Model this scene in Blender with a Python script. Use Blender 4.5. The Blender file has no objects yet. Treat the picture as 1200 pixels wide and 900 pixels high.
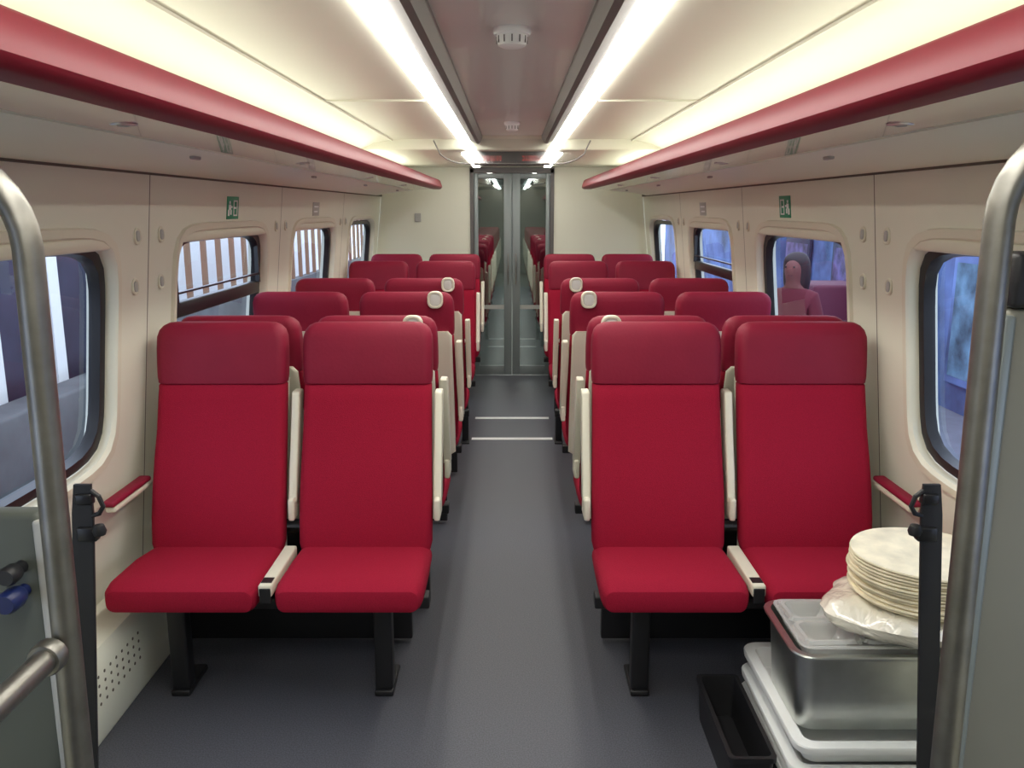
import bpy, bmesh, math, random
from mathutils import Vector, Matrix
random.seed(4)
PI = math.pi
scene = bpy.context.scene
COL = scene.collection
try:
    scene.view_settings.view_transform = 'Standard'
except Exception:
    pass

# ------------------------------------------------------------------ materials
def mat(name, col, rough=.5, metal=0, noise=None, bump=None, emit=None, coat=0, spec=None, trans=0, alpha=1):
    m = bpy.data.materials.new(name); m.use_nodes = True
    nt = m.node_tree; b = nt.nodes['Principled BSDF']
    b.inputs['Base Color'].default_value = (*col, 1)
    b.inputs['Roughness'].default_value = rough
    b.inputs['Metallic'].default_value = metal
    b.inputs['Coat Weight'].default_value = coat
    b.inputs['Transmission Weight'].default_value = trans
    b.inputs['Alpha'].default_value = alpha
    if spec is not None: b.inputs['Specular IOR Level'].default_value = spec
    tc = nt.nodes.new('ShaderNodeTexCoord')
    if noise:
        scale, amt = noise
        n = nt.nodes.new('ShaderNodeTexNoise'); n.inputs['Scale'].default_value = scale; n.inputs['Detail'].default_value = 5
        nt.links.new(tc.outputs['Object'], n.inputs['Vector'])
        r = nt.nodes.new('ShaderNodeValToRGB')
        r.color_ramp.elements[0].position = .3; r.color_ramp.elements[1].position = .7
        r.color_ramp.elements[0].color = (*[max(0, c*(1-amt)) for c in col], 1)
        r.color_ramp.elements[1].color = (*[min(1, c*(1+amt)) for c in col], 1)
        nt.links.new(n.outputs['Fac'], r.inputs['Fac']); nt.links.new(r.outputs['Color'], b.inputs['Base Color'])
    if bump:
        scale, st = bump
        n2 = nt.nodes.new('ShaderNodeTexNoise'); n2.inputs['Scale'].default_value = scale; n2.inputs['Detail'].default_value = 3
        nt.links.new(tc.outputs['Object'], n2.inputs['Vector'])
        bp = nt.nodes.new('ShaderNodeBump'); bp.inputs['Strength'].default_value = st; bp.inputs['Distance'].default_value = .01
        nt.links.new(n2.outputs['Fac'], bp.inputs['Height']); nt.links.new(bp.outputs['Normal'], b.inputs['Normal'])
    if emit:
        b.inputs['Emission Color'].default_value = (*emit[0], 1); b.inputs['Emission Strength'].default_value = emit[1]
    return m

def glass(name, tint, refl, rough=.02, gcol=(1, 1, 1), rise=.35):
    m = bpy.data.materials.new(name); m.use_nodes = True
    nt = m.node_tree; nt.nodes.clear()
    out = nt.nodes.new('ShaderNodeOutputMaterial'); mx = nt.nodes.new('ShaderNodeMixShader')
    t = nt.nodes.new('ShaderNodeBsdfTransparent'); g = nt.nodes.new('ShaderNodeBsdfGlossy')
    t.inputs['Color'].default_value = (*tint, 1); g.inputs['Roughness'].default_value = rough; g.inputs['Color'].default_value = (*gcol, 1)
    lw = nt.nodes.new('ShaderNodeLayerWeight'); lw.inputs['Blend'].default_value = .35
    mr = nt.nodes.new('ShaderNodeMapRange'); mr.inputs['To Min'].default_value = refl; mr.inputs['To Max'].default_value = min(1, refl+rise)
    nt.links.new(lw.outputs['Fresnel'], mr.inputs['Value']); nt.links.new(mr.outputs['Result'], mx.inputs['Fac'])
    nt.links.new(t.outputs[0], mx.inputs[1]); nt.links.new(g.outputs[0], mx.inputs[2]); nt.links.new(mx.outputs[0], out.inputs['Surface'])
    return m

M = dict(
 red=mat('red_fabric', (.325, .0075, .031), .85, noise=(380, .16), bump=(420, .3), spec=.2),
 redh=mat('red_leather', (.245, .009, .033), .6, noise=(8, .05), bump=(90, .08), spec=.28),
 cream=mat('cream_plastic', (.76, .735, .59), .38, noise=(1.5, .03)),
 wall=mat('cream_wall', (.80, .80, .665), .42, noise=(1.2, .03)),
 ceil=mat('ceiling_cream', (.80, .795, .665), .4, noise=(.8, .02)),
 shelfc=mat('rack_cream', (.86, .89, .73), .4, noise=(.8, .02)),
 dark=mat('black_plastic', (.012, .012, .014), .45),
 rubber=mat('black_rubber', (.01, .01, .012), .35),
 seam=mat('seam_dark', (.14, .12, .09), .8),
 chan=mat('channel_grey', (.13, .12, .115), .4),
 panel=mat('centre_panel', (.80, .81, .76), .34, coat=.2),
 steel=mat('brushed_steel', (.29, .28, .255), .42, 1, noise=(30, .12)),
 bright=mat('stainless', (.60, .62, .59), .34, 1, noise=(12, .08)),
 alu=mat('door_grey', (.24, .27, .27), .4, .3),
 part=mat('partition_grey', (.21, .205, .17), .5, noise=(3, .06)),
 partd=mat('partition_dark', (.09, .10, .085), .5, noise=(3, .06)),
 racku=mat('rack_gloss', (.76, .77, .74), .12, .4, coat=.5),
 redn=mat('rack_red', (.19, .004, .018), .5, spec=.35),
 white=mat('white_plastic', (.86, .88, .87), .35),
 light=mat('tube_light', (1, 1, 1), .5, emit=((1, .98, .90), 22)),
 dim=mat('dim_light', (1, 1, 1), .5, emit=((1, 1, .95), 16)),
 led=mat('red_led', (.3, 0, 0), .5, emit=((1, .05, .04), .4)),
 green=mat('sign_green', (.01, .27, .13), .5),
 grey=mat('label_grey', (.45, .45, .42), .5),
 lgrey=mat('insert_grey', (.62, .62, .58), .5),
 blue=mat('blue_knob', (.008, .018, .10), .35),
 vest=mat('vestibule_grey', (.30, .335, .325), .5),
 line=mat('white_line', (.75, .77, .76), .6),
 bread=mat('flatbread', (.80, .72, .52), .8, noise=(14, .17), bump=(30, .5)),
 glass=glass('window_glass', (.74, .80, .90), .05, rise=.26),
 dglass=glass('door_glass', (.62, .68, .67), .24, gcol=(.9, .93, .92)),
 clear=glass('clear_plastic', (.90, .91, .90), .14, .08),
 clearw=mat('clear_tray_plastic', (.84, .86, .84), .07, coat=1, alpha=.38),
 # outside
 plat=mat('platform_paving', (.20, .21, .25), .8, noise=(3, .2)),
 facade=mat('facade_lavender', (.13, .20, .42), .8, noise=(1.3, .7)),
 pale=mat('pale_facade', (.95, .95, .93), .8, noise=(1, .04)),
 purple=mat('dark_purple_wall', (.030, .034, .065), .7, noise=(1.5, .4)),
 postb=mat('brown_post', (.30, .17, .10), .7),
 lowg=mat('low_wall_green', (.14, .15, .15), .8, noise=(2, .3)),
 poster=mat('poster_mixed', (.11, .08, .20), .6, noise=(5, .9)),
 posterb=mat('poster_green', (.12, .22, .32), .6, noise=(4, .8)),
 redm=mat('machine_red', (.11, .014, .04), .6),
 skin=mat('skin', (.17, .055, .05), .7), hair=mat('dark_hair', (.014, .009, .012), .6), lips=mat('lips', (.10, .02, .03), .6),
 coatr=mat('maroon_coat', (.12, .010, .022), .8), trous=mat('dark_trousers', (.03, .03, .05), .8),
)
def floor_mat():
    m = mat('floor_vinyl', (.062, .062, .070), .52)
    nt = m.node_tree; b = nt.nodes['Principled BSDF']
    tc = nt.nodes.new('ShaderNodeTexCoord')
    v = nt.nodes.new('ShaderNodeTexNoise'); v.inputs['Scale'].default_value = 230; v.inputs['Detail'].default_value = 2
    nt.links.new(tc.outputs['Object'], v.inputs['Vector'])
    r = nt.nodes.new('ShaderNodeValToRGB')
    r.color_ramp.elements[0].position = .35; r.color_ramp.elements[0].color = (.054, .057, .071, 1)
    r.color_ramp.elements[1].position = .72; r.color_ramp.elements[1].color = (.115, .119, .142, 1)
    nt.links.new(v.outputs['Fac'], r.inputs['Fac']); nt.links.new(r.outputs['Color'], b.inputs['Base Color'])
    n = nt.nodes.new('ShaderNodeTexNoise'); n.inputs['Scale'].default_value = 90
    bp = nt.nodes.new('ShaderNodeBump'); bp.inputs['Strength'].default_value = .10; bp.inputs['Distance'].default_value = .003
    nt.links.new(tc.outputs['Object'], n.inputs['Vector']); nt.links.new(n.outputs['Fac'], bp.inputs['Height']); nt.links.new(bp.outputs['Normal'], b.inputs['Normal'])
    return m
M['floor'] = floor_mat()
def bag_mat():
    m = bpy.data.materials.new('thin_bag'); m.use_nodes = True
    nt = m.node_tree; b = nt.nodes['Principled BSDF']
    b.inputs['Base Color'].default_value = (.84, .80, .68, 1); b.inputs['Roughness'].default_value = .22; b.inputs['Coat Weight'].default_value = .8
    tc = nt.nodes.new('ShaderNodeTexCoord'); n = nt.nodes.new('ShaderNodeTexNoise'); n.inputs['Scale'].default_value = 14; n.inputs['Distortion'].default_value = 1.5
    bp = nt.nodes.new('ShaderNodeBump'); bp.inputs['Strength'].default_value = .7; bp.inputs['Distance'].default_value = .02
    nt.links.new(tc.outputs['Object'], n.inputs['Vector']); nt.links.new(n.outputs['Fac'], bp.inputs['Height']); nt.links.new(bp.outputs['Normal'], b.inputs['Normal'])
    return m
M['bag'] = bag_mat()

# ------------------------------------------------------------------ mesh helpers
def rr(hw, hd, r, n=4):
    r = min(r, hw*.999, hd*.999); pts = []
    for cx, cy, a0 in ((hw-r, hd-r, 0), (-hw+r, hd-r, PI/2), (-hw+r, -hd+r, PI), (hw-r, -hd+r, 1.5*PI)):
        for k in range(n+1):
            a = a0+PI/2*k/n; pts.append((cx+r*math.cos(a), cy+r*math.sin(a)))
    return pts
class MB:
    def __init__(s): s.bm = bmesh.new(); s.mi = 0
    def box(s, x0, x1, y0, y1, z0, z1, bev=0, seg=3, mtx=None):
        r = bmesh.ops.create_cube(s.bm, size=1); vs = r['verts']
        for v in vs:
            v.co = Vector(((x0+x1)/2+v.co.x*(x1-x0), (y0+y1)/2+v.co.y*(y1-y0), (z0+z1)/2+v.co.z*(z1-z0)))
        if mtx is not None:
            for v in vs: v.co = mtx @ v.co
        fs = {f for v in vs for f in v.link_faces}
        for f in fs: f.material_index = s.mi
        if bev:
            es = list({e for v in vs for e in v.link_edges})
            bmesh.ops.bevel(s.bm, geom=es, offset=bev, segments=seg, profile=.5, affect='EDGES', clamp_overlap=True)
        return s
    def loft(s, rings, cap0=True, cap1=True, closed=True):
        R = [[s.bm.verts.new(Vector(p)) for p in ring] for ring in rings]
        n = len(R[0])
        for a, b in zip(R, R[1:]):
            for i in range(n if closed else n-1):
                j = (i+1) % n
                f = s.bm.faces.new((a[i], a[j], b[j], b[i])); f.material_index = s.mi
        if cap0: s.bm.faces.new(R[0][::-1]).material_index = s.mi
        if cap1: s.bm.faces.new(R[-1]).material_index = s.mi
        return s
    def tube(s, pts, r, n=14, cap=True):
        pts = [Vector(p) for p in pts]; rings = []; prev = None
        for i, p in enumerate(pts):
            t = (pts[min(i+1, len(pts)-1)]-pts[max(i-1, 0)]).normalized()
            if prev is None:
                u = t.orthogonal().normalized()
            else:
                u = (prev - t*prev.dot(t)).normalized()
            prev = u; w = t.cross(u)
            rings.append([p+(u*math.cos(2*PI*k/n)+w*math.sin(2*PI*k/n))*r for k in range(n)])
        return s.loft(rings, cap, cap)
    def lathe(s, prof, c=(0, 0, 0), n=32, ax='z', wob=0, seed=0):
        rings = []
        for r, h in prof:
            ring = []
            for k in range(n):
                a = 2*PI*k/n; q = r*(1+wob*math.sin(3*a+seed)+wob*.6*math.sin(5*a+2*seed))
                dz = wob*r*.35*math.sin(2*a+seed*1.7)
                if ax == 'z': ring.append((c[0]+q*math.cos(a), c[1]+q*math.sin(a), c[2]+h+dz))
                elif ax == 'y': ring.append((c[0]+q*math.cos(a), c[1]+h, c[2]+q*math.sin(a)))
                else: ring.append((c[0]+h, c[1]+q*math.cos(a), c[2]+q*math.sin(a)))
            rings.append(ring)
        return s.loft(rings)
    def quad(s, a, b, c, d):
        f = s.bm.faces.new([s.bm.verts.new(Vector(p)) for p in (a, b, c, d)]); f.material_index = s.mi; return s
    def build(s, name, m, parent=None, smooth=True, fix=True):
        if fix: bmesh.ops.recalc_face_normals(s.bm, faces=s.bm.faces)
        me = bpy.data.meshes.new(name); s.bm.to_mesh(me); s.bm.free()
        for x in (m if isinstance(m, (list, tuple)) else [m]): me.materials.append(x)
        if smooth:
            for p in me.polygons: p.use_smooth = True
            me.set_sharp_from_angle(angle=math.radians(38))
        o = bpy.data.objects.new(name, me); COL.objects.link(o)
        if parent: o.parent = parent
        return o
def tag(o, label, cat, group=None):
    o['label'] = label; o['category'] = cat
    if group: o['group'] = group
    return o
def struct(o, label=None, cat=None):
    o['kind'] = 'structure'
    if label: o['label'] = label
    if cat: o['category'] = cat
    return o
def empty(name, loc=(0, 0, 0), rz=0):
    o = bpy.data.objects.new(name, None); COL.objects.link(o); o.location = loc; o.rotation_euler = (0, 0, rz); o.empty_display_size = .1
    return o
def kids(o): return [c for c in bpy.data.objects if c.parent == o]
def dup(o, parent=None):
    c = o.copy(); COL.objects.link(c)
    if parent: c.parent = parent
    for ch in kids(o): dup(ch, c)
    return c

# ------------------------------------------------------------------ room shell
YE = 8.32
YB = -1.6
YN = 22.0       # far end of the next carriage
def wx(z): return 1.40-(z-.3)*.105
WC = [0.39, 2.16, 3.89, 5.64, 7.40]          # window centres
WA, WB, WZ = .61, .37, 1.163
edges = [YB, 1.275, 3.03, 4.765, 6.52, YE]
def se(a, b, th, n=7):
    c, q = math.cos(th), math.sin(th)
    r = (abs(c/a)**n+abs(q/b)**n)**(-1/n); return r*c, r*q
NT = 72
ths = [2*PI*k/NT for k in range(NT)]

struct(MB().box(-1.42, 1.42, YB, YE, -.06, 0).build('floor', M['floor'], smooth=False), 'dark grey speckled vinyl floor', 'floor')
for sgn, side in ((-1, 'left'), (1, 'right')):
    m = MB()
    for k, wc in enumerate(WC):
        y0, y1 = edges[k]+.003, edges[k+1]-.003
        z0, z1 = .29, 1.745
        angs = sorted(ths+[math.atan2(zz-WZ, yy-wc) % (2*PI) for zz in (z0, z1) for yy in (y0, y1)])
        inn, out, dep = [], [], []
        for th in angs:
            a, b = se(WA, WB, th)
            inn.append((sgn*wx(WZ+b), wc+a, WZ+b))
            dep.append((sgn*(wx(WZ+b)+.09), wc+a, WZ+b))
            c, q = math.cos(th), math.sin(th)
            t = min(((y1-wc)/c if c > 1e-9 else 1e9), ((y0-wc)/c if c < -1e-9 else 1e9), ((z1-WZ)/q if q > 1e-9 else 1e9), ((z0-WZ)/q if q < -1e-9 else 1e9))
            out.append((sgn*wx(WZ+q*t), wc+c*t, WZ+q*t))
        m.loft([out, inn, dep], False, False)
    m.mi = 1
    for e in edges[1:-1]:
        m.quad((sgn*(wx(.29)+.0015), e-.02, .29), (sgn*(wx(.29)+.0015), e+.02, .29), (sgn*(wx(1.745)+.0015), e+.02, 1.745), (sgn*(wx(1.745)+.0015), e-.02, 1.745))
    w = m.build('wall_'+side, [M['wall'], M['seam']])
    struct(w, 'cream curved plastic side wall with seams, %s side' % side, 'wall')
    struct(MB().box(sgn*1.245-.008, sgn*1.245+.008, YB, YE, 1.735, 1.758).build('trim_%d' % (1 if sgn < 0 else 2), M['seam'], smooth=False), 'dark strip along the top of the %s wall' % side, 'trim')
    m = MB()
    prof = [(1.272, 0), (1.262, .02), (1.262, .25), (1.285, .285), (1.41, .315), (1.42, 0)]
    m.loft([[(sgn*x, y, z) for x, z in prof] for y in (YB, YE)])
    m.mi = 1
    for i in range(16):
        for j in range(4):
            y = 2.05+i*.04; z = .13+j*.03
            m.lathe([(0.0001, -.001), (.0055, -.001), (.0055, .001)], (sgn*1.262, y, z), 8, 'x')
    struct(m.build('baseboard_'+side, [M['wall'], M['seam']]), 'cream heater duct with small holes along the %s wall' % side, 'heater duct')

# ceiling
prof = [(.36, 2.075), (.6, 2.077), (.79, 2.074), (.81, 2.070), (.92, 2.05), (1.03, 2.005), (1.12, 1.94), (1.19, 1.86), (1.245, 1.74)]
m = MB()
for sg in (-1, 1):
    m.loft([[(sg*x, y, z) for x, z in prof] for y in (YB, YE)], False, False, closed=False)
m.box(-1.3, 1.3, YB, YE, 2.16, 2.2)
ceil = struct(m.build('ceiling', M['ceil']), 'cream curved ceiling panels', 'ceiling')
m = MB()
for sg in (-1, 1):
    x = .80
    m.box(sg*x-.004, sg*x+.004, YB, 5.9, 2.063, 2.072)
for y in (1.7, 3.8):
    for sg in (-1, 1): m.box(min(sg*.37, sg*.8), max(sg*.37, sg*.8), y-.002, y+.002, 2.068, 2.0765)
m.build('panel_seam', M['ceil'], ceil, smooth=False)
MB().box(-.205, .205, YB, 5.9, 2.10, 2.12).build('centre_panel', M['panel'], ceil, smooth=False)
for sg in (-1, 1):
    pr = [(.198, 2.12), (.198, 2.085), (.215, 2.05), (.235, 2.046), (.278, 2.066), (.282, 2.12)]
    MB().loft([[(sg*x, y, z) for x, z in pr] for y in (YB, 5.9)]).build('channel', M['chan'], ceil, smooth=False)
so = MB().box(-1.08, 1.08, 5.9, YE, 2.005, 2.15, .012).build('trim_3', M['ceil'])
struct(so, 'lowered cream ceiling section before the glass end doors', 'ceiling trim')

for sg, nm in ((-1, 'left'), (1, 'right')):
    a = empty('ceiling_light', (sg*.32, 2.0, 2.08)); tag(a, 'long white fluorescent strip light on the %s of the ceiling' % nm, 'light', 'fluorescent ceiling lights')
    MB().loft([[(x, y, z) for x, z in ((-.035, .0), (-.035, -.013), (-.02, -.0215), (.02, -.0215), (.035, -.013), (.035, 0))] for y in (YB-2+.1, 3.85)]).build('diffuser', M['light'], a)
    MB().box(-.042, .042, YB-2+.1, 3.86, 0, .03).build('housing', M['chan'], a, smooth=False)
    a = empty('ceiling_light', (sg*.32, 7.0, 2.005)); tag(a, 'short white strip light by the end doors, %s side' % nm, 'light', 'short lights by the end doors')
    MB().box(-.03, .03, -.9, 1.0, -.016, -.002, .006).build('diffuser', M['light'], a)
    MB().box(-.038, .038, -.92, 1.02, -.004, -.0005).build('housing', M['chan'], a, smooth=False)

cow = empty('ceiling_screen', (0, 5.86, 1.95)); tag(cow, 'clear bowl-shaped screen with thin dark rim hanging under the ceiling end', 'screen')
pts = []
for k in range(25):
    t = k/24; x = -.52+1.04*t; u = abs(x)
    z = .115 if u > .515 else (-.035 if u < .3 else -.035+.15*(1-math.sqrt(max(0, 1-((u-.3)/.22)**2))))
    pts.append((x, 0, z))
MB().tube(pts, .0045, 8).build('rim', M['chan'], cow)
top = [(x, 0, .125) for x, y, z in pts]
MB().loft([top, pts], False, False, closed=False).build('clear_panel', M['clear'], cow, smooth=False)

disp = empty('information_display', (0, 6.05, 1.96)); tag(disp, 'narrow black display with red lit text above the aisle end', 'display')
MB().box(-.26, .26, -.02, .05, -.045, .05, .006).build('housing', M['dark'], disp)
random.seed(2)
for blk in (-.215, .07):
    m = MB()
    for c in range(7):
        pat = random.choice([0b111101111, 0b111010010, 0b110101110, 0b101111101, 0b111100111])
        for r_ in range(3):
            for q in range(3):
                if pat >> (r_*3+q) & 1:
                    x = blk+c*.021+q*.0055; z = .012-r_*.0115
                    m.box(x, x+.0045, -.0225, -.0205, z-.005, z+.004)
    m.build('lit_text', M['led'], disp, smooth=False)

for i, (y, r, lb) in enumerate(((2.46, .052, 'large white smoke detector on the ceiling panel nearest the camera'), (5.0, .045, 'small white smoke detector farther along the ceiling panel'))):
    a = empty('smoke_detector', (0, y, 2.10)); tag(a, lb, 'smoke detector')
    MB().lathe([(.001, 0), (r, 0), (r, -.012), (r*.93, -.018), (.001, -.018)]).build('base', M['white'], a)
    MB().lathe([(r*.8, -.018), (r*.8, -.03), (r*.72, -.045), (r*.5, -.05), (.001, -.05)]).build('sensor', M['white'], a)
    m = MB()
    for k in range(12):
        t = 2*PI*k/12; m.box(-.0015, .0015, r*.78, r*.82, -.04, -.022, mtx=Matrix.Rotation(t, 4, 'Z'))
    m.build('vent', M['chan'], a, smooth=False)

m = MB()
m.box(-1.42, -.39, YE, YE+.08, 0, 2.2); m.box(.39, 1.42, YE, YE+.08, 0, 2.2); m.box(-.39, .39, YE, YE+.08, 1.985, 2.2)
struct(m.build('wall_back', M['wall'], smooth=False), 'cream end wall around the glass doors', 'wall')
struct(MB().box(-1.42, 1.42, YB-.08, YB, 0, 2.2).build('wall_front', M['part'], smooth=False), 'wall behind the camera', 'wall')
m = MB(); m.box(-.40, -.365, YE-.015, YE+.06, 0, 1.99); m.box(.365, .40, YE-.015, YE+.06, 0, 1.99); m.box(-.40, .40, YE-.015, YE+.06, 1.955, 2.004)
struct(m.build('trim_4', M['chan'], smooth=False), 'dark frame around the end doors', 'door frame')
for i, sg in enumerate((-1, 1)):
    d = empty('door_%d' % (i+1), (sg*.183, YE+.02, 0)); struct(d, '%s leaf of the glass end door in grey metal frame' % ('left', 'right')[i], 'door')
    f = MB()
    ins = .075; ous = .04
    a0, a1 = (-.18+(ous if sg < 0 else ins), .18-(ins if sg < 0 else ous))
    f.box(-.18, a0, -.018, .018, .01, 1.952, .004); f.box(a1, .18, -.018, .018, .01, 1.952, .004)
    f.box(a0, a1, -.018, .018, .01, .10, .004); f.box(a0, a1, -.018, .018, 1.90, 1.952, .004)
    f.build('frame', M['alu'], d)
    MB().box(a0, a1, -.003, .003, .10, 1.90).build('pane', M['dglass'], d, smooth=False)
    MB().box(-sg*.145-.006, -sg*.145+.006, -.045, -.03, .9, 1.2, .004).build('handle', M['steel'], d)
    MB().box(a0, a1, -.006, -.0035, .66, .70).build('marking', M['grey'], d, smooth=False)
tag(MB().box(-.93, -.87, YE-.014, YE, 1.50, 1.58, .004).build('wall_switch', M['grey']), 'small grey switch plate on the end wall left of the doors', 'switch')
for y, z_, lb in ((5.93, 0, 'nearer'), (6.55, 0, 'farther')):
    o = MB().box(-.29, .29, y-.028, y+.028, .0005, .004).build('floor_stripe', M['line'], smooth=False); tag(o, '%s of two white stripes across the aisle floor' % lb, 'floor stripe', 'white stripes on the aisle')

# next carriage behind the doors
m = MB(); m.box(-1.4, -1.3, YE+.08, YN, 0, 2.2); m.box(1.3, 1.4, YE+.08, YN, 0, 2.2)
m.box(-1.3, 1.3, YN, YN+.1, 0, 2.2)
struct(m.build('wall_vestibule', M['vest'], smooth=False), 'dim walls of the next carriage behind the glass doors', 'wall')
struct(MB().box(-1.4, 1.4, YE, YN, -.06, 0).build('floor_vestibule', M['vest'], smooth=False), 'dark floor behind the glass doors', 'floor')
struct(MB().box(-1.4, 1.4, YE+.08, YN, 2.1, 2.2).build('ceiling_vestibule', M['vest'], smooth=False), 'dark ceiling behind the glass doors', 'ceiling')
for sg, nm in ((-1, 'left'), (1, 'right')):
    tag(MB().box(sg*.3-.03, sg*.3+.03, 9.0, YN-1, 2.08, 2.098, .004).build('ceiling_light', M['dim']), 'dim strip light in the carriage behind the doors, %s side' % nm, 'light', 'lights behind the doors')

# ------------------------------------------------------------------ windows
wn = 0
def ring(a, b, sg, wc, d, n=7): return [(sg*(wx(WZ+q[1])+d), wc+q[0], WZ+q[1]) for q in (se(a, b, t, n) for t in ths)]
desc = ['behind the camera', 'nearest to the camera', 'second from the camera', 'third from the camera', 'farthest from the camera']
for sg, side in ((-1, 'left'), (1, 'right')):
    for k, wc in enumerate(WC):
        wn += 1
        w = empty('window_%d' % wn, (0, 0, 0)); struct(w, 'rounded window in the %s wall, %s' % (side, desc[k]), 'window')
        MB().loft([ring(WA+.035, WB+.035, sg, wc, .001), ring(WA+.03, WB+.03, sg, wc, -.012), ring(WA+.006, WB+.006, sg, wc, -.012), ring(WA-.004, WB-.004, sg, wc, .0), ring(WA-.008, WB-.008, sg, wc, .055)], False, False).build('surround', M['cream'], w)
        MB().loft([ring(WA-.008, WB-.008, sg, wc, .03), ring(WA-.014, WB-.014, sg, wc, .022), ring(WA-.040, WB-.040, sg, wc, .026), ring(WA-.047, WB-.047, sg, wc, .06)], False, False).build('gasket', M['rubber'], w)
        bmm = MB(); vs = [bmm.bm.verts.new(Vector(p)) for p in ring(WA-.040, WB-.040, sg, wc, .052)]; bmm.bm.faces.new(vs)
        bmm.build('pane', M['glass'], w, smooth=False)
        if (sg < 0 and k == 2) or (sg > 0 and k == 3):
            z = 1.225; x = sg*(wx(z)+.035)
            MB().box(x-.018, x+.018, wc-WA+.03, wc+WA-.03, z-.030, z+.030, .005).build('sash_bar', M['rubber'], w)
            x = sg*(wx(1.38)+.03)
            mm = MB(); mm.box(x-.01, x+.01, wc-WA+.05, wc-WA+.07, 1.25, 1.49); mm.box(x-.01, x+.01, wc+WA-.07, wc+WA-.05, 1.25, 1.49); mm.box(x-.008, x+.008, wc-WA+.05, wc+WA-.05, 1.29, 1.298)
            mm.build('vent_frame', M['rubber'], w, smooth=False)
        if k in (1, 2, 3):
            z = 1.515; x = sg*(wx(z)+.012)
            MB().box(x-.022, x+.022, wc-WA+.05, wc+WA-.05, z-.022, z+.02, .01).build('blind_box', M['cream'], w)

# ------------------------------------------------------------------ luggage racks
for sg, side in ((-1, 'left'), (1, 'right')):
    a = empty('luggage_rack', (sg*.67, 3.2, 1.84)); tag(a, 'long luggage rack with rounded red edge along the %s wall' % side, 'luggage rack', 'overhead luggage racks')
    y0, y1 = YB-3.2+.05, 4.75
    nose = [(.012, .043), (-.004, .041), (-.018, .032), (-.034, -.012), (-.036, -.026), (-.028, -.039), (-.012, -.045), (.045, -.045), (.05, -.03), (.05, .03), (.03, .043)]
    MB().loft([[(sg*x, y, z) for x, z in nose] for y in (y0, y1)]).build('edge_rail', M['redn'], a)
    sh = [(.05, .0), (.05, -.042), (.21, -.052), (.215, -.03), (.21, .0)]
    MB().loft([[(sg*x, y, z) for x, z in sh] for y in (y0, y1)]).build('gloss_shelf', M['racku'], a)
    sh = [(.216, -.03), (.22, -.055), (.40, -.072), (.55, -.098), (.578, -.098), (.57, -.06), (.4, -.03)]
    MB().loft([[(sg*x, y, z) for x, z in sh] for y in (y0, y1)]).build('cream_shelf', M['shelfc'], a)
    for y in (-1.35, .2, 1.75, 3.3):
        m = MB(); m.lathe([(.001, -.003), (.026, -.003), (.03, 0.0)], (sg*.14, y, -.047), 20)
        r_ = m.build('reading_light', M['racku'], a)
        MB().lathe([(.001, -.002), (.012, -.002), (.012, 0)], (sg*.14, y, -.050), 16).build('lens', M['grey'], r_)
    for y in (-.5, 1.1, 2.6, 4.2):
        MB().box(sg*.30-.008, sg*.30+.008, y-.03, y+.03, -.072, -.060, .004).build('clip', M['grey'], a)

# fill lights without fixtures, added above the racks to brighten the ceiling
for sg in (-1, 1):
    L = bpy.data.lights.new('ceiling_fill', 'AREA'); L.shape = 'RECTANGLE'; L.size = .09; L.size_y = 9.3; L.energy = 12; L.color = (1, .96, .85)
    o = bpy.data.objects.new('ceiling_fill', L); COL.objects.link(o); o.location = (sg*.97, 3.2, 1.875); o.rotation_euler = (PI, -sg*.95, 0)

# ------------------------------------------------------------------ wall signs and hooks
def wall_plate(name, sg, y, z, hy, hz, mt, label, cat, group=None, marks=None):
    a = empty(name, (sg*wx(z), y, z)); a.rotation_euler = (0, -sg*math.atan(.105)*1.0, 0)
    tag(a, label, cat, group)
    MB().box(-.003, .003, -hy, hy, -hz, hz, .001).build('plate', mt, a)
    if marks:
        m = MB()
        for (y0, y1, z0, z1) in marks: m.box(-sg*.0036-.0006, -sg*.0036+.0006, y0, y1, z0, z1)
        m.build('symbol', M['white'], a, smooth=False)
mk = [(-.055, -.038, .018, .03), (-.06, -.03, -.008, .015), (-.07, -.05, -.035, -.008), (-.038, -.022, -.03, -.008), (-.03, -.012, .0, .008), (.005, .06, -.036, -.030), (.005, .06, .028, .034), (.052, .06, -.036, .034), (.005, .013, -.036, .034), (.013, .04, -.004, .004)]
wall_plate('exit_sign', -1, 3.93, 1.625, .08, .05, M['green'], 'green emergency exit sign above the second left window', 'sign', None, mk)
wall_plate('exit_sign', 1, 4.02, 1.63, .08, .05, M['green'], 'green emergency exit sign above the second right window', 'sign', None, mk)
wall_plate('notice_label', -1, 5.6, 1.62, .09, .042, M['grey'], 'small grey notice above the third left window', 'notice', None, [(-.06, .06, .01, .02), (-.06, .04, -.02, -.012)])
wall_plate('notice_label', 1, 5.75, 1.62, .09, .042, M['grey'], 'small pale notice above the third right window', 'notice', None, [(-.06, .06, .01, .02), (-.06, .04, -.02, -.012)])
def hook(sg, y, z, label):
    a = empty('coat_hook', (sg*(wx(z)-.001), y, z)); tag(a, label, 'coat hook', 'oval coat hooks on the side walls')
    MB().loft([[(sg*d, p[0]*k, p[1]*k) for p in rr(.024, .029, .022, 6)] for d, k in ((.003, 1), (-.004, 1), (-.006, .85), (-.003, .7))]).build('plate', M['cream'], a)
    MB().loft([[(sg*d, p[0], p[1]) for p in rr(.013, .018, .012, 6)] for d in (-.003, -.0065)]).build('recess', M['grey'], a)
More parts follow.
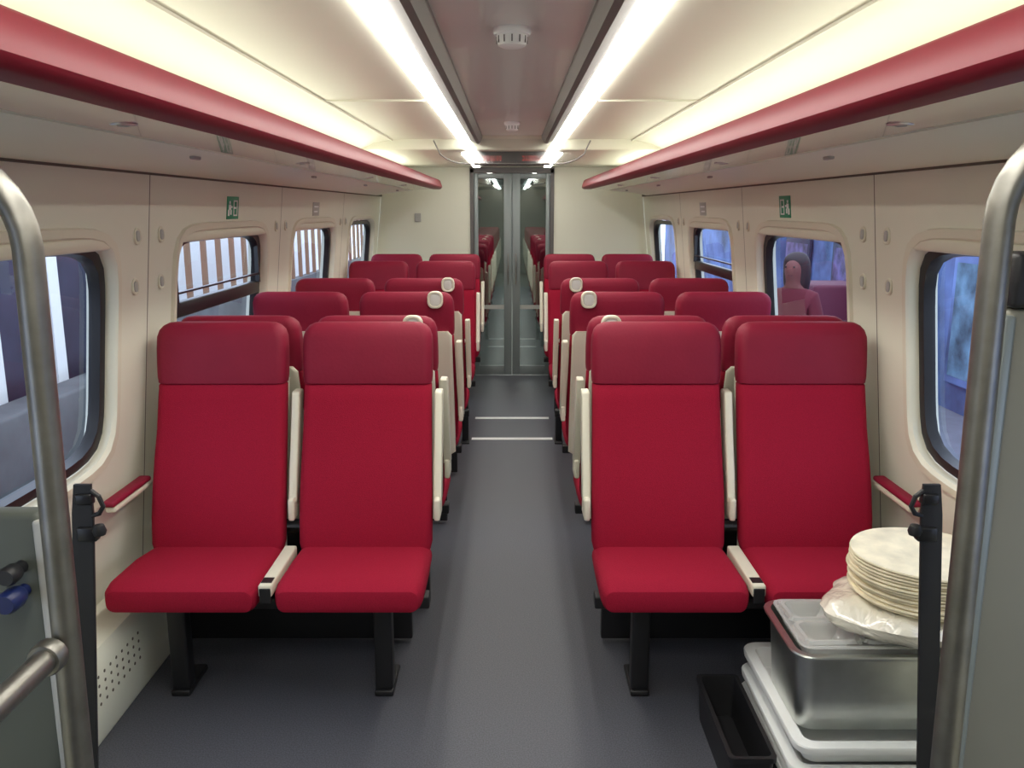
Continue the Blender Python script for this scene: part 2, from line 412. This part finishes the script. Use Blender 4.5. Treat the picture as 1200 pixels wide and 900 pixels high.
for sg, side in ((-1, 'left'), (1, 'right')):
    for e, nm in ((3.03, 'nearest'), (4.765, 'second'), (6.52, 'third')):
        hook(sg, e-.1, 1.53, 'oval hook just before the %s seam on the %s wall' % (nm, side))
        hook(sg, e+.1, 1.53, 'oval hook just beyond the %s seam on the %s wall' % (nm, side))
    hook(sg, 2.92, 1.36, 'lower oval hook before the nearest seam on the %s wall' % side)
    hook(sg, 3.14, 1.36, 'lower oval hook beyond the nearest seam on the %s wall' % side)

# ------------------------------------------------------------------ seats
def yf(z): return .165*((z-.45)/.57)-.012*math.sin(PI*min(1, max(0, (z-.45)/.4)))
def make_seat(kind, s, grip):
    t = empty('train_seat')
    m = MB()
    secs = []
    wo = 0.02 if kind == 'window' else 0        # window seats reach a little farther toward the wall
    for y, hw, zt, zb, r in ((-.335, .205, .425, .385, .015), (-.33, .222, .443, .374, .025), (-.31, .232, .457, .368, .034), (-.27, .236, .466, .366, .04), (-.1, .236, .462, .366, .04), (.03, .234, .455, .37, .04), (.06, .225, .45, .38, .03)):
        secs.append([(p[0]*(1+(wo/.236 if p[0]*s < 0 and y < -.05 else 0)*.8), y, (zt+zb)/2+p[1]) for p in rr(hw, (zt-zb)/2, r, 5)])
    m.loft(secs).build('seat_cushion', M['red'], t)
    MB().box(-.19, .19, -.27, .06, .345, .367, .006).build('seat_pan', M['dark'], t)
    rings = []
    for z, hw, hd in ((.425, .215, .025), (.435, .228, .036), (.46, .234, .042), (.55, .235, .044), (.65, .234, .044), (.75, .232, .044), (.85, .230, .043), (.95, .229, .043), (1.0, .228, .043), (1.008, .224, .036)):
        rings.append([(p[0], yf(z)+.044+p[1], z) for p in rr(hw, hd, .03, 5)])
    MB().loft(rings).build('backrest', M['red'], t)
    rings = []
    for z, hw, hd in ((1.006, .224, .040), (1.010, .229, .046), (1.03, .231, .049), (1.08, .232, .050), (1.13, .232, .050), (1.172, .230, .049), (1.195, .223, .044), (1.210, .211, .036), (1.219, .193, .024), (1.222, .165, .01)):
        rings.append([(p[0], .206+(z-1.01)*.15+p[1], z) for p in rr(hw, hd, .032, 5)])
    MB().loft(rings).build('headrest', M['redh'], t)
    rings = []
    for z in (.36, .37, .5, .65, .8, .95, 1.01, 1.03):
        hw = .205 if z in (.36, 1.03) else .222
        rings.append([(p[0], yf(max(z, .44))+.088+.014+p[1], z) for p in rr(hw, .016, .014, 4)])
    MB().loft(rings).build('back_shell', M['cream'], t)
    def raised(x):
        R = []
        for z, k in ((.60, .85), (.604, 1), (.7, 1), (.85, 1), (.965, 1), (.972, .97), (.976, .8)):
            R.append([(x+p[0], yf(z)+.06+p[1], z) for p in rr(.0145*k, .034*k, .006*k, 3)])
        ar = MB().loft(R).build('armrest', M['cream'], t)
        MB().box(x-.011, x+.011, .03, .14, .54, .62, .008).build('hinge', M['cream'], ar)
    if kind == 'aisle':
        raised(s*.253); raised(-s*.2605)
    else:
        x = -s*.268
        ar = MB().box(x-.018, x+.018, -.18, .12, .648, .670, .008).build('armrest', M['cream'], t)
        MB().box(x-.022, x+.022, -.195, .10, .671, .69, .009).build('pad', M['redh'], ar)
    if grip:
        gx, gz = s*.145, 1.188
        y0 = .282
        g = MB().loft([[(gx+p[0]*k, y0+d, gz+p[1]*k) for p in rr(.038, .042, .030, 6)] for d, k in ((-.03, .9), (0, 1), (.014, 1), (.020, .92), (.020, .76), (.012, .72))]).build('grab_handle', M['cream'], t)
        MB().loft([[(gx+p[0]*k, y0+d, gz+p[1]*k) for p in rr(.026, .030, .020, 6)] for d, k in ((.010, 1), (.015, .95), (.017, .7))]).build('insert', M['lgrey'], g)
    return t
protos = {}
def seat(X, Y, away, label):
    kind = 'aisle' if abs(X) < .8 else 'window'
    s = 1 if X < 0 else -1
    if away: s = -s
    grip = kind == 'aisle' and away
    key = (kind, s, grip)
    if key not in protos: protos[key] = o = make_seat(kind, s, grip)
    else: o = dup(protos[key])
    o.location = (X, Y, 0); o.rotation_euler = (0, 0, PI if away else 0)
    tag(o, label, 'train seat', 'red train seats in rows')
rows = [(2.82, False, 'front row facing the camera'), (3.475, True, 'second row, back to back with front row'), (4.43, True, 'third row, facing away'), (5.27, True, 'fourth row, facing away'), (6.49, False, 'fifth row, facing the camera beyond the table'), (7.55, False, 'last row against the end wall')]
for Y, aw, d in rows:
    for sg, side in ((-1, 'left'), (1, 'right')):
        for X, pos in ((.518, 'aisle'), (1.041, 'window')):
            seat(sg*X, Y, aw, 'red seat, %s, %s side by the %s' % (d, side, pos))
on = ['nearest', 'second', 'third', 'fourth', 'fifth', 'sixth', 'seventh', 'eighth', 'ninth', 'farthest']
for i in range(10):
    for sg, side in ((-1, 'left'), (1, 'right')):
        seat(sg*.515, 9.9+i*1.05, False, 'dim red seat behind the glass doors, %s side, %s from the doors' % (side, on[i]))
def make_frame(panel):
    t = empty('seat_frame')
    MB().box(-.50, .50, -.16, -.10, .30, .344, .006).build('crossbeam', M['dark'], t)
    for x in (-.345, .345):
        lg = MB(); lg.box(x-.03, x+.03, -.19, -.13, .02, .31, .008); lg.build('leg', M['dark'], t)
        MB().box(x-.032, x+.032, -.20, -.02, .0, .022, .006).build('foot', M['dark'], t)
    c = MB().box(-.0215, .0215, -.320, .01, .42, .460, .006).build('console', M['cream'], t)
    MB().box(-.017, .017, -.30, -.262, .4595, .462).build('number_plate', M['dark'], c, smooth=False)
    MB().box(-.018, .018, -.323, -.316, .40, .45, .003).build('front_plate', M['dark'], c, smooth=False)
    if panel: MB().box(-.44, .40, .16, .20, .02, .34, .006).build('under_panel', M['dark'], t)
    return t
fp = {}
for i, (Y, aw, d) in enumerate(rows):
    for sg, side in ((-1, 'left'), (1, 'right')):
        o = make_frame(i == 0) if not fp else dup(fp[0])
        if not fp: fp[0] = o
        o.location = (sg*.7785, Y, 0); o.rotation_euler = (0, 0, PI if aw else 0)
        tag(o, 'black frame on two legs under the %s, %s side' % (d.split(',')[0]+' seats', side), 'seat frame', 'seat frames')
for sg, side in ((-1, 'left'), (1, 'right')):
    t = empty('bay_table', (sg*.8, 5.88, 0)); tag(t, 'narrow table on black leg between facing seats, %s side' % side, 'table', 'tables between facing seats')
    MB().box(-.47, .47, -.13, .13, .69, .72, .012).build('tabletop', M['cream'], t)
    MB().box(-sg*.47-.022, -sg*.47+.022, -.04, .04, .012, .69, .006).build('leg', M['dark'], t)
    MB().box(-sg*.47-.03, -sg*.47+.03, -.09, .09, 0, .012, .004).build('foot', M['dark'], t)

# ------------------------------------------------------------------ foreground rails, partitions, straps
for sg, side in ((-1, 'left'), (1, 'right')):
    t = empty('grab_rail', (sg*.63, 1.10, 0)); tag(t, 'bent stainless steel grab rail in the %s foreground' % side, 'grab rail', 'foreground grab rails')
    zt = 1.57 if sg < 0 else 1.605
    pts = [(0, 0, .0), (0, 0, .5), (-sg*.008, 0, 1.2), (-sg*.012, 0, 1.5), (-sg*.013, 0, zt)]
    for k in range(1, 9):
        a = PI/2*k/8; pts.append((-sg*.013+sg*.12*(1-math.cos(a)), 0, zt+.12*math.sin(a)))
    pts += [(sg*.3, 0, zt+.12), (sg*.62, 0, zt+.12)]
    MB().tube(pts, .0185, 18).build('rail', M['steel'], t)
    MB().lathe([(.001, 0), (.04, 0), (.04, .008), (.02, .014), (.001, .014)]).build('floor_flange', M['steel'], t)
    ph_ = 1.17 if sg < 0 else 1.48
    p = empty('partition_panel', (sg*1.03, 1.24, 0)); tag(p, '%s draught screen panel behind the %s grab rail' % ('low dark grey green' if sg < 0 else 'tall beige grey', side), 'partition')
    MB().box(-.315, .315, -.02, .02, 0, ph_, .01).build('panel', M['partd'] if sg < 0 else M['part'], p)
    MB().box(-sg*.315-.010, -sg*.315+.010, -.024, .024, .0, ph_-.01, .006).build('edge_trim', M['alu'] if sg > 0 else M['grey'], p)
    if sg > 0: MB().box(-.32, -.22, -.03, .03, 1.481, 1.56, .008).build('clamp', M['dark'], p)
    x0 = .612 if sg < 0 else .598          # top of strap; it slants outward going down
    st = empty('retaining_strap', (sg*(x0+.0), 1.165, 0)); tag(st, 'black strap with buckle beside the %s grab rail' % side, 'strap', 'black straps by the rails')
    fx = lambda z: sg*.083*(1.25-z)
    R = [[(fx(max(z, .55))+q[0]*k, q[1], z) for q in rr(.0155, .003, .001, 1)] for z, k in ((.0, 1), (.3, 1), (.55, 1), (.9, 1), (1.1, 1), (1.19, 1), (1.235, .8))]
    MB().loft(R).build('webbing', M['dark'], st)
    MB().box(-.014, .014, -.008, .008, 1.15, 1.172, .003).build('buckle', M['rubber'], st)
    MB().box(-.012, .012, -.007, .007, 1.205, 1.222, .003).build('slider', M['rubber'], st)
    MB().tube([(-sg*.010, 0, 1.225), (-sg*.022, -.004, 1.218), (-sg*.027, -.004, 1.203), (-sg*.020, -.004, 1.192), (-sg*.008, 0, 1.188)], .0035, 8).build('ring', M['dark'], st)
    MB().lathe([(.001, 0), (.008, 0), (.010, .006), (.007, .015), (.001, .017)], (-sg*.018, -.004, 1.160), 16).build('knob', M['dark'], st)
t = empty('side_rail', (-.634, .8, 1.02)); tag(t, 'short horizontal steel rail joining the left grab rail', 'rail')
MB().tube([(0, -.45, 0), (0, .0, 0), (0, .262, 0), (0, .275, 0)], .017, 16).build('bar', M['steel'], t)
MB().lathe([(.022, .255), (.024, .258), (.024, .277), (.02, .28)], (0, 0, 0), 18, 'y').build('collar', M['steel'], t)
t = empty('latch_knob', (-.745, 1.16, 1.06)); tag(t, 'navy and black round knob on the left foreground panel', 'knob')
MB().lathe([(.001, .0), (.014, .0), (.017, .006), (.017, .03), (.014, .04), (.010, .045), (.010, .055), (.001, .055)], (0, 0, -.01), 20, 'y').build('knob', M['blue'], t)
MB().lathe([(.001, .01), (.012, .01), (.015, .016), (.014, .035), (.010, .04), (.010, .055), (.001, .055)], (0, 0, .028), 20, 'y').build('cap', M['dark'], t)

# ------------------------------------------------------------------ catering stack, right
def tray_rings(hx, hy, z0, z1, taper, rim, thick, r=.04, rh=.012):
    f = lambda a, b, z, rad: [(p[0], p[1], z) for p in rr(a, b, rad, 5)]
    return [f(hx-taper, hy-taper, z0, r), f(hx-.003, hy-.003, z1-rh, r), f(hx+rim, hy+rim, z1-rh, r+rim), f(hx+rim+.002, hy+rim+.002, z1-.004, r+rim), f(hx+rim, hy+rim, z1, r+rim), f(hx-thick, hy-thick, z1, r), f(hx-taper-thick, hy-taper-thick, z0+.006, r)]
nm = ['lowest', 'middle', 'topmost']
for i in range(3):
    a = empty('plastic_tub', (1.024+[.0, -.004, .003][i], 2.325+[.004, -.003, 0.003][i], .002+i*.0685)); tag(a, '%s white plastic tub in the stack under the steel pan' % nm[i], 'tub', 'white tubs stacked on the floor')
    a.rotation_euler[2] = [.006, -.006, .004][i]
    m = MB().loft(tray_rings(.243, .266, 0, .067, .018, .020, .012, .03, .022))
    m.build('tub_body', M['white'], a)
a = empty('steel_pan', (1.030, 2.265, .208)); tag(a, 'deep rectangular stainless steel food pan on the white tubs', 'food pan')
MB().loft(tray_rings(.255, .160, 0, .235, .018, .013, .004, .045)).build('pan_body', M['bright'], a)
a = empty('clear_tray', (.965, 2.265, .408)); tag(a, 'clear plastic compartment tray lying inside the steel pan', 'plastic tray')
MB().loft(tray_rings(.172, .142, 0, .050, .020, .004, .004, .025, .006)).build('tray_body', M['clearw'], a)
for x, y, z0 in ((-.085, -.065, 0), (.08, -.065, .002), (-.085, .065, .003), (.08, .065, 0)):
    MB().loft([[(x+p[0]*(1+.05*math.sin(i*3.1)), y+p[1]*(1+.05*math.cos(i*2.3)), z+z0) for i, p in enumerate(rr(w_, w_*.76, .018, 4))] for w_, z in ((.035, .012), (.052, .026), (.060, .046), (.066, .056), (.076, .056), (.082, .047))], True, False).build('compartment', M['clearw'], a)
a = empty('bread_bag', (1.135, 2.25, .470)); tag(a, 'crumpled translucent bag of flatbreads on the steel pan', 'bag')
rings = []
random.seed(7); ph = [random.random()*6 for _ in range(6)]
for z, r_ in ((-.004, .11), (.000, .16), (.010, .197), (.03, .218), (.05, .223), (.068, .205), (.080, .172), (.084, .10)):
    rings.append([((r_*(1+.04*math.sin(5*t+ph[0]+z*40)+.025*math.sin(11*t+ph[1])+.012*math.sin(19*t+z*90))+(.04*max(0, math.cos(t-3.4))**6))*math.cos(t), r_*.93*(1+.03*math.sin(4*t+ph[2])+.02*math.sin(13*t+ph[3]+z*60))*math.sin(t), z+.004*math.sin(7*t+ph[4])*(1 if z > .01 else 0)) for t in (2*PI*k/80 for k in range(80))])
MB().loft(rings).build('film', M['bag'], a)
nb = 13
ordn = ['lowest', 'second', 'third', 'fourth', 'fifth', 'sixth', 'seventh', 'eighth', 'ninth', 'tenth', 'eleventh', 'twelfth', 'topmost']
for i in range(nb):
    R_ = .189+random.uniform(-.006, .006)
    o = MB().lathe([(.001, 0), (R_*.8, 0), (R_*.98, .0003), (R_, .0035), (R_*.99, .0078), (R_*.8, .0088), (R_*.4, .009), (.001, .009)], (0, 0, 0), 48, 'z', .012, 1.0+i*.35).build('flatbread', M['bread'])
    o.location = (1.150+random.uniform(-.006, .006), 2.25+random.uniform(-.006, .006), .560+i*.0093)
    tag(o, 'round pale flatbread, %s in the stack on top of the bag' % ordn[i] + (' counting from below' if 0 < i < nb-1 else ''), 'flatbread', 'stacked flatbreads')
a = empty('black_bin', (.662, 2.30, 0)); tag(a, 'low open black plastic bin on the floor beside the white tubs', 'bin')
f = lambda hx, hy, z: [(p[0], p[1], z) for p in rr(hx, hy, .015, 4)]
MB().loft([f(.055, .2, .001), f(.061, .212, .13), f(.067, .218, .13), f(.067, .218, .145), f(.055, .206, .145), f(.048, .19, .012)]).build('bin_body', M['dark'], a)

# ------------------------------------------------------------------ outside
struct(MB().box(1.9, 12, -4, 30, -.55, -.45).build('ground_right', M['plat'], smooth=False), 'grey platform outside the right windows', 'platform')
struct(MB().box(-12, -1.9, -4, 30, -.55, -.45).build('ground_left', M['plat'], smooth=False), 'grey platform outside the left windows', 'platform')
struct(MB().box(4.6, 4.8, -2, 26, -.45, 1.6).build('wall_station_right', M['facade'], smooth=False), 'hazy blue station wall outside the right windows', 'wall')
struct(MB().box(-5.8, -5.6, 7.6, 30, -.45, 2.2).build('wall_station_left', M['pale'], smooth=False), 'pale bright station wall outside the left windows', 'wall')
t = empty('platform_fence', (-3.9, 9, -.45)); tag(t, 'platform fence of brown posts on a low wall outside the left windows', 'fence')
MB().box(-.08, .08, -.4, 15, 0, .85).build('low_wall', M['lowg'], t, smooth=False)
for k in range(27):
    y = -.3+k*.55
    MB().box(-.03, .03, y-.03, y+.03, .85, 2.2).build('post', M['postb'], t, smooth=False)
MB().box(-.05, .05, -.4, 15, 2.2, 2.27).build('top_rail', M['postb'], t, smooth=False)
t = empty('platform_building', (-3.9, 3.6, -.45)); tag(t, 'dark purple building with pale columns outside the nearest left window', 'building')
MB().box(-.3, .0, -4.5, 4.9, 0, 2.4).build('wall', M['purple'], t, smooth=False)
for y in (-1.5, -.4, .7, 1.5, 2.6, 3.5, 4.6): MB().box(.0, .10, y-.08, y+.08, 0, 2.4).build('column', M['pale'], t, smooth=False)
MB().box(.1, .4, -1.8, 4.9, 0, .65, .03).build('ledge', M['lowg'], t)
for i, y in enumerate((3.2, 5.3, 6.6, 9.5, 13.0)):
    o = MB().box(3.9, 4.1, y-.1, y+.1, -.45, 2.0, .02).build('platform_column', M['facade'] if i in (4,) else M['purple']); tag(o, 'square column on the right platform, %s from the camera' % ['nearest', 'second', 'third', 'fourth', 'farthest'][i], 'column', 'platform columns')
for i, y in enumerate((6.2, 8.2, 11.6, 13.8, 16.5)):
    a = empty('poster_board', (4.57, y, .55)); tag(a, 'dark mottled poster board on the right station wall, %s from the camera' % ['nearest', 'second', 'third', 'fourth', 'farthest'][i], 'poster', 'poster boards on the station wall')
    MB().box(-.03, .02, -.62, .62, -.7, .62, .01).build('frame', M['facade'] if i < 2 else M['purple'], a)
    MB().box(-.034, -.031, -.55, .55, -.62, .54).build('sheet', M['posterb'] if i < 2 else M['poster'], a, smooth=False)
a = empty('vending_machine', (3.75, 10.1, -.45)); tag(a, 'dark red platform machine outside the second right window', 'machine')
MB().box(-.3, .3, -.35, .35, 0, 1.22, .04).build('body', M['redm'], a)
MB().box(-.304, -.298, -.26, .12, .5, 1.1).build('display_window', M['poster'], a, smooth=False)
MB().box(-.306, -.298, .17, .29, .7, 1.0).build('coin_panel', M['dark'], a, smooth=False)

def skinmesh(name, verts, edges_, radii, m, parent):
    me = bpy.data.meshes.new(name); me.from_pydata(verts, edges_, []); me.update(); me.materials.append(m)
    o = bpy.data.objects.new(name, me); COL.objects.link(o); o.parent = parent
    md = o.modifiers.new('skin', 'SKIN'); md.use_smooth_shade = True
    for i, r in enumerate(radii):
        d = me.skin_vertices[0].data[i]; d.radius = (r, r*.85) if not isinstance(r, tuple) else r; d.use_root = (i == 0)
    sb = o.modifiers.new('sub', 'SUBSURF'); sb.levels = 1; sb.render_levels = 2
    return o
def person(x, y, rz, coatm, label):
    t = empty('person', (x, y, -.45), rz); tag(t, label, 'person')
    V = [(0, 0, .95), (0, 0, 1.15), (0, 0, 1.36), (0, 0, 1.46), (0, -.01, 1.53), (0, -.02, 1.60), (0, -.005, 1.68)]
    E = [(0, 1), (1, 2), (2, 3), (3, 4), (4, 5), (5, 6)]; R = [.13, .11, .14, .055, .070, .092, .075]
    def add(chain, start):
        p = start
        for v, r in chain: V.append(v); R.append(r); E.append((p, len(V)-1)); p = len(V)-1
        return p
    add([((0, -.112, 1.59), .017)], 5)
    for s in (-1, 1):
        e = add([((s*.17, 0, 1.38), .050), ((s*.225, .02, 1.12), .038), ((s*.20, -.12, .93), .030), ((s*.19, -.17, .88), .03)], 2)
        for q in range(4): add([((s*.19+s*(q-1.5)*.018, -.21, .86), .009), ((s*.19+s*(q-1.5)*.018, -.235, .83), .008)], e)
        add([((s*.16, -.20, .89), .01)], e)
        add([((s*.09, 0, .85), .085), ((s*.10, -.01, .48), .058), ((s*.10, .01, .09), .04), ((s*.11, -.12, .03), .032)], 0)
    skinmesh('body', V, E, R, M['skin'], t)
    skinmesh('coat', [(0, 0, .95), (0, 0, 1.15), (0, 0, 1.34), (0, 0, 1.45)]+[(0, 0, .72)]+[(.16, 0, 1.37), (.225, .02, 1.12), (.20, -.11, .945), (-.16, 0, 1.37), (-.225, .02, 1.12), (-.20, -.11, .945)],
             [(0, 1), (1, 2), (2, 3), (0, 4), (2, 5), (5, 6), (6, 7), (2, 8), (8, 9), (9, 10)], [.18, .165, .175, .085, .19, .085, .065, .055, .085, .065, .055], coatm, t)
    skinmesh('trousers', [(0, 0, .9), (.09, 0, .8), (.10, -.01, .48), (.10, .01, .1), (-.09, 0, .8), (-.10, -.01, .48), (-.10, .01, .1)], [(0, 1), (1, 2), (2, 3), (0, 4), (4, 5), (5, 6)], [.15, .1, .075, .06, .1, .075, .06], M['trous'], t)
    skinmesh('hair', [(0, -.01, 1.715), (0, .035, 1.66), (0, .055, 1.56), (0, .065, 1.46), (0, .08, 1.36)], [(0, 1), (1, 2), (2, 3), (3, 4)], [.09, .115, .12, .115, .08], M['hair'], t)
    for s in (-1, 1): MB().lathe([(.001, -.006), (.008, -.003), (.008, .003), (.001, .006)], (s*.034, -.096, 1.618), 10, 'y').build('eye', M['hair'], t)
    MB().box(-.020, .020, -.088, -.078, 1.546, 1.555, .004).build('mouth', M['lips'], t)
person(2.27, 6.9, -.7, M['coatr'], 'person with long dark hair in a maroon coat outside second right window')

# ------------------------------------------------------------------ world
w = bpy.data.worlds.new('World'); scene.world = w; w.use_nodes = True
bg = w.node_tree.nodes['Background']; bg.inputs['Color'].default_value = (.78, .86, 1.0, 1); bg.inputs['Strength'].default_value = 3.0

cam = bpy.data.cameras.new('Camera'); co = bpy.data.objects.new('Camera', cam); COL.objects.link(co)
co.location = (0, 0, 1.62); co.rotation_euler = (math.radians(90-11.59), 0, 0)
cam.sensor_width = 36; cam.lens = 30; cam.clip_start = .02
scene.camera = co
